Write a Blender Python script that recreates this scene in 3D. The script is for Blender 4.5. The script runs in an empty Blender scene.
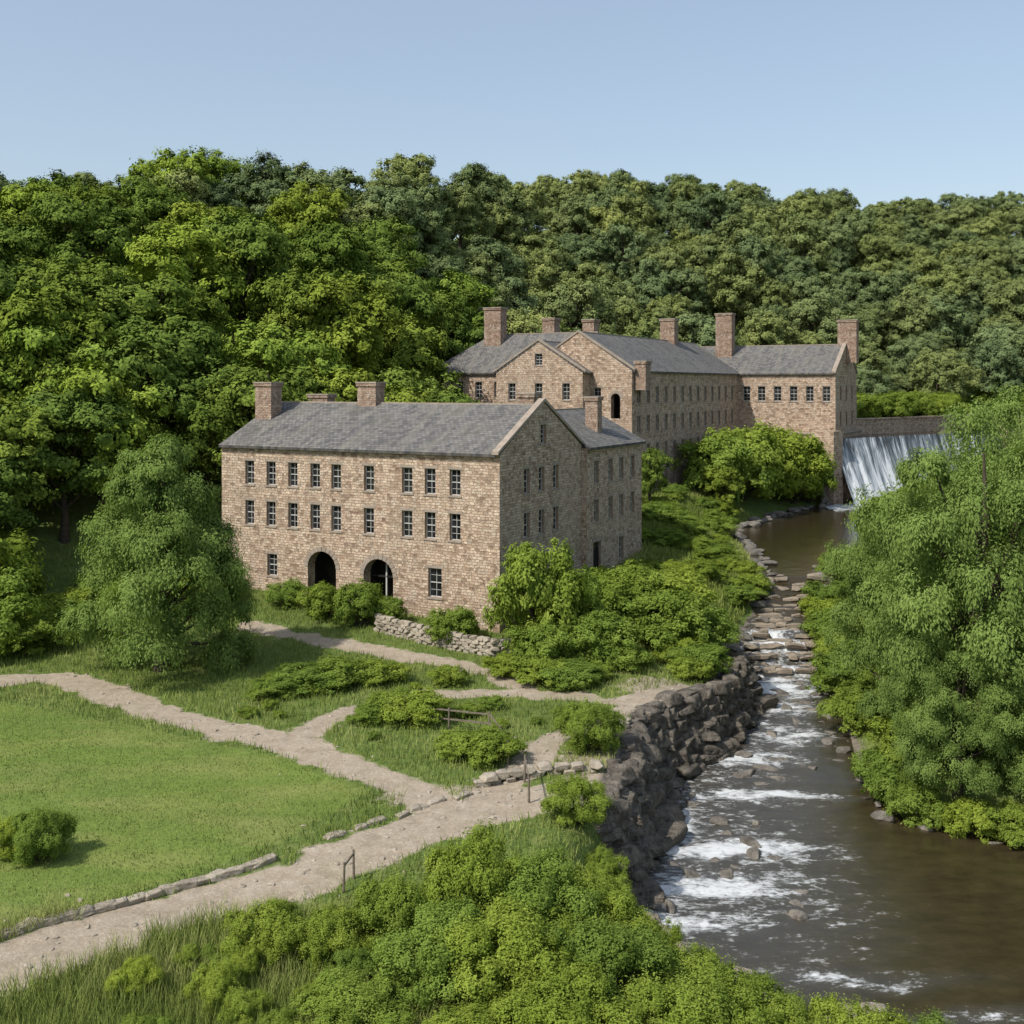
import bpy, math, numpy as np
from mathutils import Vector
rng=np.random.default_rng(7)
D=bpy.data; SC=bpy.context.scene; COL=SC.collection
# ------------------------------------------------------------ helpers
def link(o,parent=None):
    COL.objects.link(o)
    if parent is not None: o.parent=parent
    return o
def empty(name,loc=(0,0,0)):
    e=D.objects.new(name,None); e.location=loc; e.empty_display_size=.5
    return link(e)
def sstep(x,a,b):
    t=np.clip((x-a)/(b-a),0,1); return t*t*(3-2*t)
def hsh(ix,iy,s):
    v=np.sin(ix*127.1+iy*311.7+s*74.7)*43758.5453
    return v-np.floor(v)
def vn(x,y,s=0):
    ix=np.floor(x);iy=np.floor(y);fx=x-ix;fy=y-iy
    fx=fx*fx*(3-2*fx);fy=fy*fy*(3-2*fy)
    return (hsh(ix,iy,s)*(1-fx)+hsh(ix+1,iy,s)*fx)*(1-fy)+(hsh(ix,iy+1,s)*(1-fx)+hsh(ix+1,iy+1,s)*fx)*fy
def fbm(x,y,s=0,o=4):
    r=0;a=.5
    for i in range(o):
        r=r+a*vn(x*2**i,y*2**i,s+i);a*=.5
    return r
def seg_dist(x,y,pts,closed=False):
    d=np.full(np.shape(x),1e9)
    n=len(pts); m=n if closed else n-1
    for i in range(m):
        ax,ay=pts[i];bx,by=pts[(i+1)%n]
        dx,dy=bx-ax,by-ay;L=dx*dx+dy*dy
        t=np.clip(((x-ax)*dx+(y-ay)*dy)/L,0,1)
        d=np.minimum(d,np.hypot(x-ax-t*dx,y-ay-t*dy))
    return d
def inside(x,y,pts):
    r=np.zeros(np.shape(x),bool);n=len(pts)
    for i in range(n):
        ax,ay=pts[i];bx,by=pts[(i+1)%n]
        if ay==by: continue
        c=((ay>y)!=(by>y))&(x<(bx-ax)*(y-ay)/(by-ay)+ax)
        r^=c
    return r
# ------------------------------------------------------------ node materials
def newmat(name):
    m=D.materials.new(name);m.use_nodes=True
    nt=m.node_tree;nt.nodes.clear()
    out=nt.nodes.new('ShaderNodeOutputMaterial')
    return m,nt,out
def N(nt,t,**k):
    n=nt.nodes.new(t)
    for a,b in k.items(): setattr(n,a,b)
    return n
def L(nt,a,b): nt.links.new(a,b)
def noise(nt,vec,scale,detail=4,rough=.55):
    n=N(nt,'ShaderNodeTexNoise');n.inputs['Scale'].default_value=scale
    n.inputs['Detail'].default_value=detail;n.inputs['Roughness'].default_value=rough
    if vec is not None: L(nt,vec,n.inputs['Vector'])
    return n.outputs['Fac']
def ramp(nt,fac,stops):
    r=N(nt,'ShaderNodeValToRGB')
    e=r.color_ramp.elements
    while len(e)<len(stops): e.new(.5)
    for q,(p,c) in zip(e,stops):
        q.position=p
        q.color=(c if isinstance(c,tuple) else (c,c,c))+(1,)
    L(nt,fac,r.inputs['Fac']);return r.outputs['Color']
def mix(nt,fac,a,b,mode='MIX'):
    m=N(nt,'ShaderNodeMix',data_type='RGBA',blend_type=mode)
    for s,v in ((m.inputs[0],fac),(m.inputs[6],a),(m.inputs[7],b)):
        if isinstance(v,(int,float)): s.default_value=v
        elif isinstance(v,tuple): s.default_value=v+(1,)
        else: L(nt,v,s)
    return m.outputs[2]
def math_(nt,op,a,b=0.0,c=None):
    m=N(nt,'ShaderNodeMath',operation=op)
    for i,v in enumerate((a,b) if c is None else (a,b,c)):
        if isinstance(v,(int,float)): m.inputs[i].default_value=v
        else: L(nt,v,m.inputs[i])
    return m.outputs[0]
def princ(nt,out,col,rough=.8,bump=None,bs=.4,bd=.05,spec=.3):
    p=N(nt,'ShaderNodeBsdfPrincipled')
    if isinstance(col,tuple): p.inputs['Base Color'].default_value=col+(1,)
    else: L(nt,col,p.inputs['Base Color'])
    if isinstance(rough,(int,float)): p.inputs['Roughness'].default_value=rough
    else: L(nt,rough,p.inputs['Roughness'])
    p.inputs['Specular IOR Level'].default_value=spec
    if bump is not None:
        b=N(nt,'ShaderNodeBump');b.inputs['Strength'].default_value=bs;b.inputs['Distance'].default_value=bd
        L(nt,bump,b.inputs['Height']);L(nt,b.outputs[0],p.inputs['Normal'])
    L(nt,p.outputs[0],out.inputs[0]);return p
def coord(nt,which='Object',scale=None):
    t=N(nt,'ShaderNodeTexCoord').outputs[which]
    if scale:
        m=N(nt,'ShaderNodeMapping');m.inputs['Scale'].default_value=scale;L(nt,t,m.inputs[0]);return m.outputs[0]
    return t

def mat_stone(name,cA,cB,cC,mort,rw=.62,rh=.29):
    m,nt,out=newmat(name)
    uv=coord(nt,'UV')
    nz=N(nt,'ShaderNodeTexNoise');nz.inputs['Scale'].default_value=2.2;nz.inputs['Detail'].default_value=3;L(nt,uv,nz.inputs['Vector'])
    va=N(nt,'ShaderNodeVectorMath',operation='MULTIPLY_ADD')
    L(nt,nz.outputs['Color'],va.inputs[0]);va.inputs[1].default_value=(.34,.26,0);L(nt,uv,va.inputs[2])
    b=N(nt,'ShaderNodeTexBrick');L(nt,va.outputs[0],b.inputs['Vector'])
    b.inputs['Scale'].default_value=1;b.inputs['Brick Width'].default_value=rw;b.inputs['Row Height'].default_value=rh
    b.inputs['Mortar Size'].default_value=.03;b.inputs['Mortar Smooth'].default_value=.5;b.inputs['Bias'].default_value=0
    b.inputs['Color1'].default_value=(0,0,0,1);b.inputs['Color2'].default_value=(1,1,1,1);b.inputs['Mortar'].default_value=(.5,.5,.5,1)
    b.squash=.7;b.squash_frequency=3
    c=ramp(nt,b.outputs['Color'],[(0,cA),(.25,cB),(.7,cC),(1,tuple(min(.75,x*1.25) for x in cC))])
    vo=N(nt,'ShaderNodeTexVoronoi');vo.inputs['Scale'].default_value=3.1;L(nt,uv,vo.inputs['Vector'])
    sp=N(nt,'ShaderNodeSeparateColor');L(nt,vo.outputs['Color'],sp.inputs[0])
    c=mix(nt,ramp(nt,sp.outputs[0],[(.6,0.),(1.,.7)]),c,tuple(x*.6 for x in cA))
    c=mix(nt,ramp(nt,sp.outputs[1],[(.65,0.),(1.,.7)]),c,(.64,.54,.43))
    st=noise(nt,coord(nt,'UV',(1.6,.22,1)),.45,5,.65)
    c=mix(nt,ramp(nt,st,[(.48,0.),(.74,.42)]),c,tuple(x*.5 for x in cB))
    st=noise(nt,coord(nt,'UV',(.8,.6,1)),.16,4,.6)
    c=mix(nt,ramp(nt,st,[(.45,0.),(.7,.4)]),c,(.57,.465,.355))
    c=mix(nt,math_(nt,'MULTIPLY',b.outputs['Fac'],.7),c,mort)
    fine=noise(nt,uv,11,4)
    c=mix(nt,.35,c,ramp(nt,fine,[(.3,.5),(.7,1.05)]),'MULTIPLY')
    h=math_(nt,'ADD',math_(nt,'MULTIPLY',b.outputs['Fac'],-1.0),math_(nt,'ADD',math_(nt,'MULTIPLY',fine,.6),math_(nt,'MULTIPLY',sp.outputs[0],.8)))
    princ(nt,out,c,.9,h,.9,.08,.2);return m
M_WALL=mat_stone('rubble_stone',(.27,.175,.12),(.52,.375,.265),(.62,.475,.35),(.34,.26,.185),.46,.21)
M_WALL2=mat_stone('rubble_stone_old',(.26,.17,.115),(.47,.335,.235),(.56,.42,.31),(.33,.245,.175),.55,.26)
M_CHIM=mat_stone('chimney_brick',(.21,.125,.085),(.35,.22,.155),(.43,.30,.22),(.26,.20,.155),.35,.15)
def mat_simple(name,cA,cB,scale=2,rough=.85,bump=.4,bd=.05,w='Object'):
    m,nt,out=newmat(name);v=coord(nt,w)
    n1=noise(nt,v,scale,6,.65);c=ramp(nt,n1,[(.3,cA),(.7,cB)])
    n2=noise(nt,v,scale*7,4);c=mix(nt,.5,c,ramp(nt,n2,[(.3,.5),(.7,1.)]),'MULTIPLY')
    princ(nt,out,c,rough,math_(nt,'ADD',n1,math_(nt,'MULTIPLY',n2,.4)),bump,bd,.2);return m
M_TRIM=mat_simple('dressed_stone',(.27,.22,.17),(.43,.36,.29),1.5)
M_ROCK=mat_simple('river_rock',(.085,.076,.066),(.30,.27,.225),1.1,.85,1.,.3)
M_BEIGE=mat_simple('bank_rock',(.20,.16,.125),(.48,.41,.34),1.3,.85,1.,.2)
M_CLIFF=mat_simple('cliff_rock',(.055,.048,.038),(.30,.26,.21),1.6,.9,1.,.35)
M_STEP=mat_simple('step_stone',(.17,.14,.105),(.38,.315,.24),1.1,.8,.7,.12)
M_KERB=mat_simple('kerb_stone',(.25,.21,.16),(.48,.42,.33),1.2,.9,.6,.08)
M_WOOD=mat_simple('weathered_wood',(.14,.11,.08),(.26,.22,.17),5,.9)
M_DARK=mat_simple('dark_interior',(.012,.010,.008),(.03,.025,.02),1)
M_FRAME=mat_simple('painted_window_frame',(.45,.44,.41),(.62,.61,.57),2,.6,.1)
def mat_roof():
    m,nt,out=newmat('slate_roof');uv=coord(nt,'UV')
    b=N(nt,'ShaderNodeTexBrick');L(nt,uv,b.inputs['Vector']);b.inputs['Scale'].default_value=1
    b.inputs['Brick Width'].default_value=.4;b.inputs['Row Height'].default_value=.3;b.inputs['Mortar Size'].default_value=.022
    b.inputs['Color1'].default_value=(.085,.083,.082,1);b.inputs['Color2'].default_value=(.195,.186,.176,1);b.inputs['Mortar'].default_value=(.04,.04,.04,1)
    st=noise(nt,coord(nt,'UV',(1.2,.18,1)),1.1,5,.65)
    c=mix(nt,ramp(nt,st,[(.42,0.),(.68,.65)]),b.outputs['Color'],(.215,.195,.16))
    st2=noise(nt,uv,.5,5,.6)
    c=mix(nt,ramp(nt,st2,[(.5,0.),(.75,.6)]),c,(.075,.075,.06))
    princ(nt,out,c,.75,math_(nt,'MULTIPLY',b.outputs['Fac'],-1.),.6,.04,.25);return m
M_ROOF=mat_roof()
def mat_glass():
    m,nt,out=newmat('window_glass');v=coord(nt,'Object')
    n=noise(nt,v,.9,2);c=ramp(nt,n,[(.35,(.008,.009,.01)),(.7,(.035,.038,.04))])
    princ(nt,out,c,.12,noise(nt,v,3,2),.15,.02,.5);return m
M_GLASS=mat_glass()
def mat_leaf(name,dark,light,yel,trans=.32,var=.5):
    m,nt,out=newmat(name)
    a=N(nt,'ShaderNodeAttribute',attribute_name='tint').outputs['Fac']
    oi=N(nt,'ShaderNodeObjectInfo').outputs['Random']
    c=ramp(nt,a,[(0,dark),(.55,light),(1,yel)])
    c2=mix(nt,math_(nt,'MULTIPLY',oi,var),c,mix(nt,1.,c,(1.75,1.46,.95),'MULTIPLY'))
    oi2=math_(nt,'FRACT',math_(nt,'MULTIPLY',oi,7.13))
    c2=mix(nt,math_(nt,'MULTIPLY',oi2,var),c2,mix(nt,1.,c2,(.60,.68,.78),'MULTIPLY'))
    d=N(nt,'ShaderNodeBsdfDiffuse');L(nt,c2,d.inputs['Color'])
    if trans<=0: L(nt,d.outputs[0],out.inputs[0]);return m
    t=N(nt,'ShaderNodeBsdfTranslucent');L(nt,mix(nt,1.,c2,(1.25,1.3,.75),'MULTIPLY'),t.inputs['Color'])
    mx=N(nt,'ShaderNodeMixShader');mx.inputs[0].default_value=trans
    L(nt,d.outputs[0],mx.inputs[1]);L(nt,t.outputs[0],mx.inputs[2]);L(nt,mx.outputs[0],out.inputs[0]);return m
M_LEAF=mat_leaf('forest_leaves',(.08,.125,.025),(.13,.19,.037),(.195,.265,.058),0,.9)
M_LEAFL=mat_leaf('bright_forest_leaves',(.13,.19,.028),(.195,.275,.044),(.27,.355,.07),0,.3)
M_LEAF_HAZE=mat_leaf('haze_tinted_forest_leaves',(.115,.155,.068),(.168,.218,.090),(.23,.285,.118),0,.8)  # distance haze painted into the leaf colour: paler, greyer green for far trees
M_WILLOW=mat_leaf('willow_leaves',(.125,.185,.048),(.20,.28,.072),(.28,.37,.105),.34,.0)
M_SHRUB=mat_leaf('shrub_leaves',(.12,.18,.03),(.20,.28,.052),(.31,.39,.09),.33,.55)
M_GRASSB=mat_leaf('grass_blades',(.12,.165,.038),(.19,.245,.06),(.32,.34,.125),0,.1)
M_BARK=mat_simple('bark',(.05,.038,.028),(.12,.095,.07),3,.95,.8,.05)

# ------------------------------------------------------------ river and terrain
DO=(46.4,158.6);DD=(.778,.629);DN=(.629,-.778)
RIVER=[(90,193.8),(46.4,158.6),(40.5,151),(34,142),(26,128),(25,112),(23.5,100),(21.3,93),(16.5,84),(16.8,78),(13,69),(8,62),(6.4,55),(5.0,50),(5.2,45.5),(8.4,40),(12.7,37.5),(22,34.5),(70,28),(70,54),(25,53.5),(19.5,57.5),(19.9,66),(22.0,76),(23.6,86),(26,95),(29,104),(40,125),(54,147),(72,172)]
PATHS=[([(-60,66),(-40,67),(-32.3,69.2),(-29,70),(-25,67),(-22.4,64.4),(-16.9,59.8),(-11.5,56.9),(-7.9,53.5),(-4.5,50.6),(-3,48)],2.3),
 ([(-26,27),(-16.1,35),(-13.2,37.8),(-8.05,41.7),(-3.9,46.0),(.4,49.2),(4.0,51)],3.0),
 ([(-11.6,57.3),(-9.3,62.5),(-5,66.2),(.5,67),(6.3,64.8),(11,68)],1.6),
 ([(-19.5,81.5),(-15,79),(-11.4,77),(-4.8,73.7),(-.8,71.2),(.8,67.2)],1.7),
 ([(11.5,69.5),(8,64),(3.5,59.5),(1.6,56.5),(.2,52.5),(-1,49.5)],1.9)]
LAWN=[(-60,64),(-33,66),(-24,61.5),(-17,57.5),(-11.5,54.8),(-6.6,50.5),(-9.5,44.8),(-17.4,37),(-27,28),(-60,20)]
CX=([52,62,80,95,112,142,189],[14,14,20,24,31,40,65])
WU=1.5
def wlevel(y):
    t=np.clip((y-84)/14,0,1)
    st=np.floor(t*9)/9+sstep((t*9)%1,.75,1)/9
    return -4+(4+WU)*np.where(t>=1,1,st)
def ystart(x):
    return np.interp(x,[-60,-40,-30,-20,0,12,60,120,200],[80,84,92,104,172,182,216,232,240])
def hill_h(x): return np.interp(x,[-110,-85,-60,-25,0,30,70,130,200],[46,40,44,45,54,62,54,53,58])
def sdam(x,y): return -(x-DO[0])*DN[0]-(y-DO[1])*DN[1]
def ground(x,y):
    x=np.asarray(x,float);y=np.asarray(y,float)
    bL=1.6*sstep(y,72,92)+3.6*sstep(y,92,114)*sstep(x,-45,5)+.5*(fbm(x*.12,y*.12,3)-.5)
    bL=bL-2.4*sstep(x,1.5,9)*(1-sstep(y,43,50))
    bL=bL-1.3*sstep(x,8,15)*sstep(y,60,68)*(1-sstep(y,80,92))
    bL=bL-1.0*sstep(y,93,100)*(1-sstep(y,118,135))*sstep(x,8,20)
    bR=-2.4+.05*np.clip(x-22,0,60)+5.4*sstep(y,90,118)+.6*(fbm(x*.15,y*.15,9)-.5)
    right=sstep(x-np.interp(y,*CX),-1,1)*sstep(y,48,52)
    b=bL*(1-right)+bR*right
    ud=sdam(x,y)
    up=np.maximum(sstep(y,174,180)*sstep(x,44,54)*(ud>0),sstep(x,84,90)*sstep(ud,-2,3))
    b=b*(1-up)+12.9*up
    res=sstep(ud,.6,1.6)*(1-sstep(ud,5.9,6.7))*sstep((x-46.4)*.877-(y-158.6)*.481,-.6,.4)*(1-sstep(x,88,90))
    b=b*(1-res)+8.5*res
    ys=ystart(x);t=np.clip((y-ys)/125,0,1)
    hh=hill_h(x)*(t**.9)+9*(fbm(x*.018+4,y*.018,5)-.5)*sstep(t,0,.4)
    b=b+hh
    sd=seg_dist(x,y,RIVER,True);ins=inside(x,y,RIVER)
    wl=wlevel(y)
    W=np.where(right>.5,4.0,np.interp(y,[44,48,80,90,105],[4,1.2,1.2,4,9]))
    W=np.where((x>44)&(ud>-1),.5,W)
    t=np.clip(sd/W,0,1);t=t*t*(3-2*t)*.8+.2*t
    out=(wl-.25)*(1-t)+b*t
    inn=wl-.25-np.minimum(sd,1.2)
    r=np.where(ins,inn,np.where(sd<W,out,b))
    return r+.06*(fbm(x*1.3,y*1.3,11,3)-.5)*(y<130)
def g1(x,y): return float(ground(np.array([x]),np.array([y]))[0])

def mk_mesh(name,V,Q,mats=(),mi=None,tint=None,smooth=False):
    me=D.meshes.new(name);n=len(V);m=len(Q)
    me.vertices.add(n);me.vertices.foreach_set('co',np.asarray(V,np.float32).ravel())
    me.loops.add(4*m);me.loops.foreach_set('vertex_index',np.asarray(Q,np.int32).ravel())
    me.polygons.add(m);me.polygons.foreach_set('loop_start',np.arange(0,4*m,4,dtype=np.int32))
    if mi is not None: me.polygons.foreach_set('material_index',np.asarray(mi,np.int32))
    if smooth: me.polygons.foreach_set('use_smooth',np.ones(m,bool))
    for k in mats: me.materials.append(k)
    if tint is not None:
        a=me.attributes.new('tint','FLOAT','POINT');a.data.foreach_set('value',np.asarray(tint,np.float32))
    me.update(calc_edges=True);return me
def grid_mesh(name,xs,ys,zf,mats,keep=None,smooth=True):
    X,Y=np.meshgrid(xs,ys);Z=zf(X,Y)
    V=np.stack([X,Y,Z],-1).reshape(-1,3);nx=len(xs);ny=len(ys)
    i=np.arange(nx-1)[None,:]+np.arange(ny-1)[:,None]*nx
    Q=np.stack([i,i+1,i+nx+1,i+nx],-1).reshape(-1,4)
    if keep is not None:
        c=V[Q].mean(1);Q=Q[keep(c[:,0],c[:,1])]
    return mk_mesh(name,V,Q,mats,smooth=smooth),X,Y,Z
xs=np.concatenate([[-3000,-1500,-700],np.linspace(-400,-52,50),np.arange(-50,50,.4),np.linspace(50.5,112,80),np.linspace(116,400,40),[700,1500,3000]])
ys=np.concatenate([[-1500,-400,-100,-30,0,12],np.arange(20,112,.4),np.arange(112,216,.8),np.linspace(218,480,55),[700,1200,2000,4000]])
def path_dist(x,y):
    p=np.full(np.shape(x),1e9)
    for pts,w in PATHS: p=np.minimum(p,seg_dist(x,y,pts)-w/2)
    return p
def pmask(x,y):
    d=path_dist(x,y)+1.5*(fbm(x*.7,y*.7,21)-.47)
    return 1-sstep(d,-.4,.6)
def mat_ground():
    m,nt,out=newmat('ground_cover')
    at=N(nt,'ShaderNodeAttribute',attribute_name='masks');sp=N(nt,'ShaderNodeSeparateColor');L(nt,at.outputs['Color'],sp.inputs[0])
    P,R,LW=sp.outputs
    v=coord(nt,'Object')
    nb=noise(nt,v,.12,5,.6);ns=noise(nt,v,1.3,6,.7);nf=noise(nt,v,9,4,.7)
    wild=ramp(nt,ns,[(.25,(.08,.12,.028)),(.5,(.13,.18,.045)),(.75,(.24,.25,.09))])
    lawn=ramp(nt,ns,[(.25,(.125,.175,.038)),(.6,(.175,.235,.05)),(.85,(.26,.29,.09))])
    lawn=mix(nt,ramp(nt,nb,[(.4,0.),(.65,.6)]),lawn,(.12,.185,.04))
    nn=noise(nt,coord(nt,'Object',(.25,.8,1)),.5,5,.65);lawn=mix(nt,ramp(nt,nn,[(.45,0.),(.7,.6)]),lawn,(.29,.285,.10))
    g=mix(nt,LW,wild,lawn)
    g=mix(nt,.5,g,ramp(nt,nf,[(.3,.5),(.7,1.15)]),'MULTIPLY')
    dirt=ramp(nt,ns,[(.2,(.29,.23,.165)),(.5,(.43,.355,.265)),(.8,(.54,.465,.37))])
    dirt=mix(nt,.5,dirt,ramp(nt,nf,[(.3,.55),(.7,1.1)]),'MULTIPLY')
    vo=N(nt,'ShaderNodeTexVoronoi');vo.inputs['Scale'].default_value=5;L(nt,v,vo.inputs['Vector'])
    dirt=mix(nt,.35,dirt,ramp(nt,vo.outputs['Distance'],[(0.,1.2),(.5,.6)]),'MULTIPLY')
    dirt=mix(nt,ramp(nt,nb,[(.5,0.),(.7,.4)]),dirt,(.26,.24,.14))
    pm=math_(nt,'ADD',P,math_(nt,'MULTIPLY',math_(nt,'SUBTRACT',ns,.5),1.4))
    pm=ramp(nt,pm,[(.34,0.),(.64,1.)])
    c=mix(nt,pm,g,dirt)
    rock=ramp(nt,ns,[(.3,(.08,.07,.055)),(.7,(.27,.23,.185))])
    rm=ramp(nt,math_(nt,'ADD',R,math_(nt,'MULTIPLY',math_(nt,'SUBTRACT',ns,.5),.8)),[(.4,0.),(.65,1.)])
    c=mix(nt,rm,c,rock)
    princ(nt,out,c,.95,math_(nt,'ADD',ns,math_(nt,'MULTIPLY',nf,.4)),.7,.12,.1);return m
me,X,Y,Z=grid_mesh('terrain',xs,ys,ground,[mat_ground()])
sd=seg_dist(X,Y,RIVER,True);ins=inside(X,Y,RIVER)
rockm=np.where(ins,1,1-sstep(sd,.6,np.interp(Y,[45,80,95],[2.0,2.4,1.0])))*(Y<191)
lawnm=np.where(inside(X,Y,LAWN),1.,0.)
extra=(1-sstep(np.hypot((X+1.5)/5,(Y-49.8)/1.6),.6,1.2))*.9
extra=np.maximum(extra,(1-sstep(np.hypot((X-11.0)/5.2,(Y-68)/3.2),.5,1.2))*.95)
extra=np.maximum(extra,(1-sstep(np.hypot((X-4.2)/2.4,(Y-53.5)/4),.5,1.2))*.8)
pm=np.maximum(pmask(X,Y),extra*(~ins))
ca=me.color_attributes.new('masks','FLOAT_COLOR','POINT')
ca.data.foreach_set('color',np.stack([pm*(1-rockm*.6),rockm,lawnm,np.ones_like(pm)],-1).astype(np.float32).ravel())
link(D.objects.new('terrain',me))

# water
FOAM=[(11.0,53.4,3.6,.8,.95),(15,60.3,3.8,.55,.95),(7.4,56.5,1.5,2.6,1.0),(18.2,71,2.8,3.0,.72),(19,76.5,3,2.2,.95),(19.5,81.5,4,2.6,1.1),(14.5,66.5,3.8,1.2,.75),(9,49.5,3.0,1.0,.8),(7.5,46,2.4,1.0,.5),(13,41.5,4,.7,.55),(16,39,4,.6,.5),(20.5,85,3.2,2.0,1.0),(21.5,89,3,3,.9)]
def foam(x,y):
    f=np.zeros_like(x)
    for cx,cy,a,b,s in FOAM:
        w_=1.6*(fbm(x*.35,y*.35,cx)-.5)
        f=np.maximum(f,s*np.exp(-(((x-cx)/a)**2+((y-cy+w_)/b)**2)))
    ud=-sdam(x,y)
    f=np.maximum(f,(x>44)*1.3*np.exp(-((ud-3.5)/3.2)**2)*(ud>-1))
    return f
def rap(x,y): return np.clip(foam(x,y)+.42*(1-sstep(x,12,20))*sstep(y,38,48)*(1-sstep(y,84,92)),0,1)
def wz(x,y):
    r=rap(x,y)
    return wlevel(y)+(r*.42+.04)*(fbm(x*.9,y*1.9,31,4)-.5)+.04*(fbm(x*.8,y*1.6,35,3)-.5)
def mat_water():
    m,nt,out=newmat('river_water')
    f=N(nt,'ShaderNodeAttribute',attribute_name='foam').outputs['Fac']
    v=coord(nt,'Object',(1,1.9,1))
    n1=noise(nt,v,.7,6,.68);n2=noise(nt,v,2.6,5,.7);n3=noise(nt,v,6,4,.7)
    mk=math_(nt,'ADD',math_(nt,'MULTIPLY',f,1.0),math_(nt,'MULTIPLY',math_(nt,'SUBTRACT',math_(nt,'ADD',math_(nt,'MULTIPLY',n1,.5),math_(nt,'MULTIPLY',n2,.5)),.5),3.6))
    mk=math_(nt,'MULTIPLY',ramp(nt,mk,[(.48,0.),(1.15,.9)]),ramp(nt,f,[(.03,0.),(.3,1.)]))
    base=ramp(nt,n1,[(.3,(.026,.020,.010)),(.7,(.055,.042,.020))])
    base=mix(nt,math_(nt,'MULTIPLY',f,.55),base,(.12,.125,.125))
    c=mix(nt,mk,base,(.70,.72,.72))
    rg=math_(nt,'MULTIPLY_ADD',mk,.6,.07)
    p=princ(nt,out,c,rg,math_(nt,'ADD',n2,math_(nt,'MULTIPLY',n3,.5)),.5,.07,.5)
    b=p.inputs['Normal'].links[0].from_node
    L(nt,math_(nt,'MULTIPLY_ADD',f,.9,.2),b.inputs['Strength'])
    return m
me,X,Y,Z=grid_mesh('river_water',np.arange(2,96,.35),np.concatenate([np.arange(26,104,.3),np.arange(104,194,1.0)]),wz,[mat_water()],
   keep=lambda x,y:inside(x,y,RIVER)|((seg_dist(x,y,RIVER,True)<1.6)&(sdam(x,y)<1)))
a=me.attributes.new('foam','FLOAT','POINT');a.data.foreach_set('value',rap(X,Y).astype(np.float32).ravel())
link(D.objects.new('river_water',me))
me,_,_,_=grid_mesh('reservoir_water',np.linspace(47,95,90),np.linspace(159,204,90),lambda x,y:10.75+0*x,[D.materials['river_water']],
   keep=lambda x,y:(sdam(x,y)>.4)&(sdam(x,y)<6.2)&((x-46.4)*.877-(y-158.6)*.481>-1))
link(D.objects.new('reservoir_water',me))

# ------------------------------------------------------------ mesh builder for masonry
class MB:
    def __init__(s): s.v=[];s.f=[];s.uv=[]
    def face(s,pts,uv=None):
        i=len(s.v);s.v+= [tuple(p) for p in pts];s.f.append(list(range(i,i+len(pts))))
        s.uv+= (uv if uv else [(p[0]+p[1]*.7,p[2]) for p in pts])
    def obj(s,name,mat,parent=None):
        me=D.meshes.new(name);me.from_pydata(s.v,[],s.f)
        u=me.uv_layers.new(name='UVMap');u.data.foreach_set('uv',np.array(s.uv,np.float32).ravel())
        me.materials.append(mat);me.update();return link(D.objects.new(name,me),parent)
    def box(s,O,d,n,s0,s1,z0,z1,n0,n1):
        def P(a,z,b): return (O[0]+d[0]*a+n[0]*b,O[1]+d[1]*a+n[1]*b,z)
        A=[P(s0,z0,n0),P(s1,z0,n0),P(s1,z0,n1),P(s0,z0,n1)];B=[P(s0,z1,n0),P(s1,z1,n0),P(s1,z1,n1),P(s0,z1,n1)]
        s.face([A[3],A[2],B[2],B[3]],[(s0,z0),(s1,z0),(s1,z1),(s0,z1)])
        s.face([A[1],A[0],B[0],B[1]],[(s1,z0),(s0,z0),(s0,z1),(s1,z1)])
        s.face([A[0],A[3],B[3],B[0]],[(n0,z0),(n1,z0),(n1,z1),(n0,z1)])
        s.face([A[2],A[1],B[1],B[2]],[(n1,z0),(n0,z0),(n0,z1),(n1,z1)])
        s.face([B[3],B[2],B[1],B[0]],[(s0,n1),(s1,n1),(s1,n0),(s0,n0)])
        s.face(A,[(s0,n0),(s1,n0),(s1,n1),(s0,n1)])
    def slab(s,p,th,uv):
        p=[Vector(q) for q in p];q=[a-Vector((0,0,th)) for a in p]
        s.face(p,uv);s.face(q[::-1],uv[::-1]);k=len(p)
        for i in range(k):
            j=(i+1)%k;s.face([p[i],q[i],q[j],p[j]],[uv[i],uv[i],uv[j],uv[j]])
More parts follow.
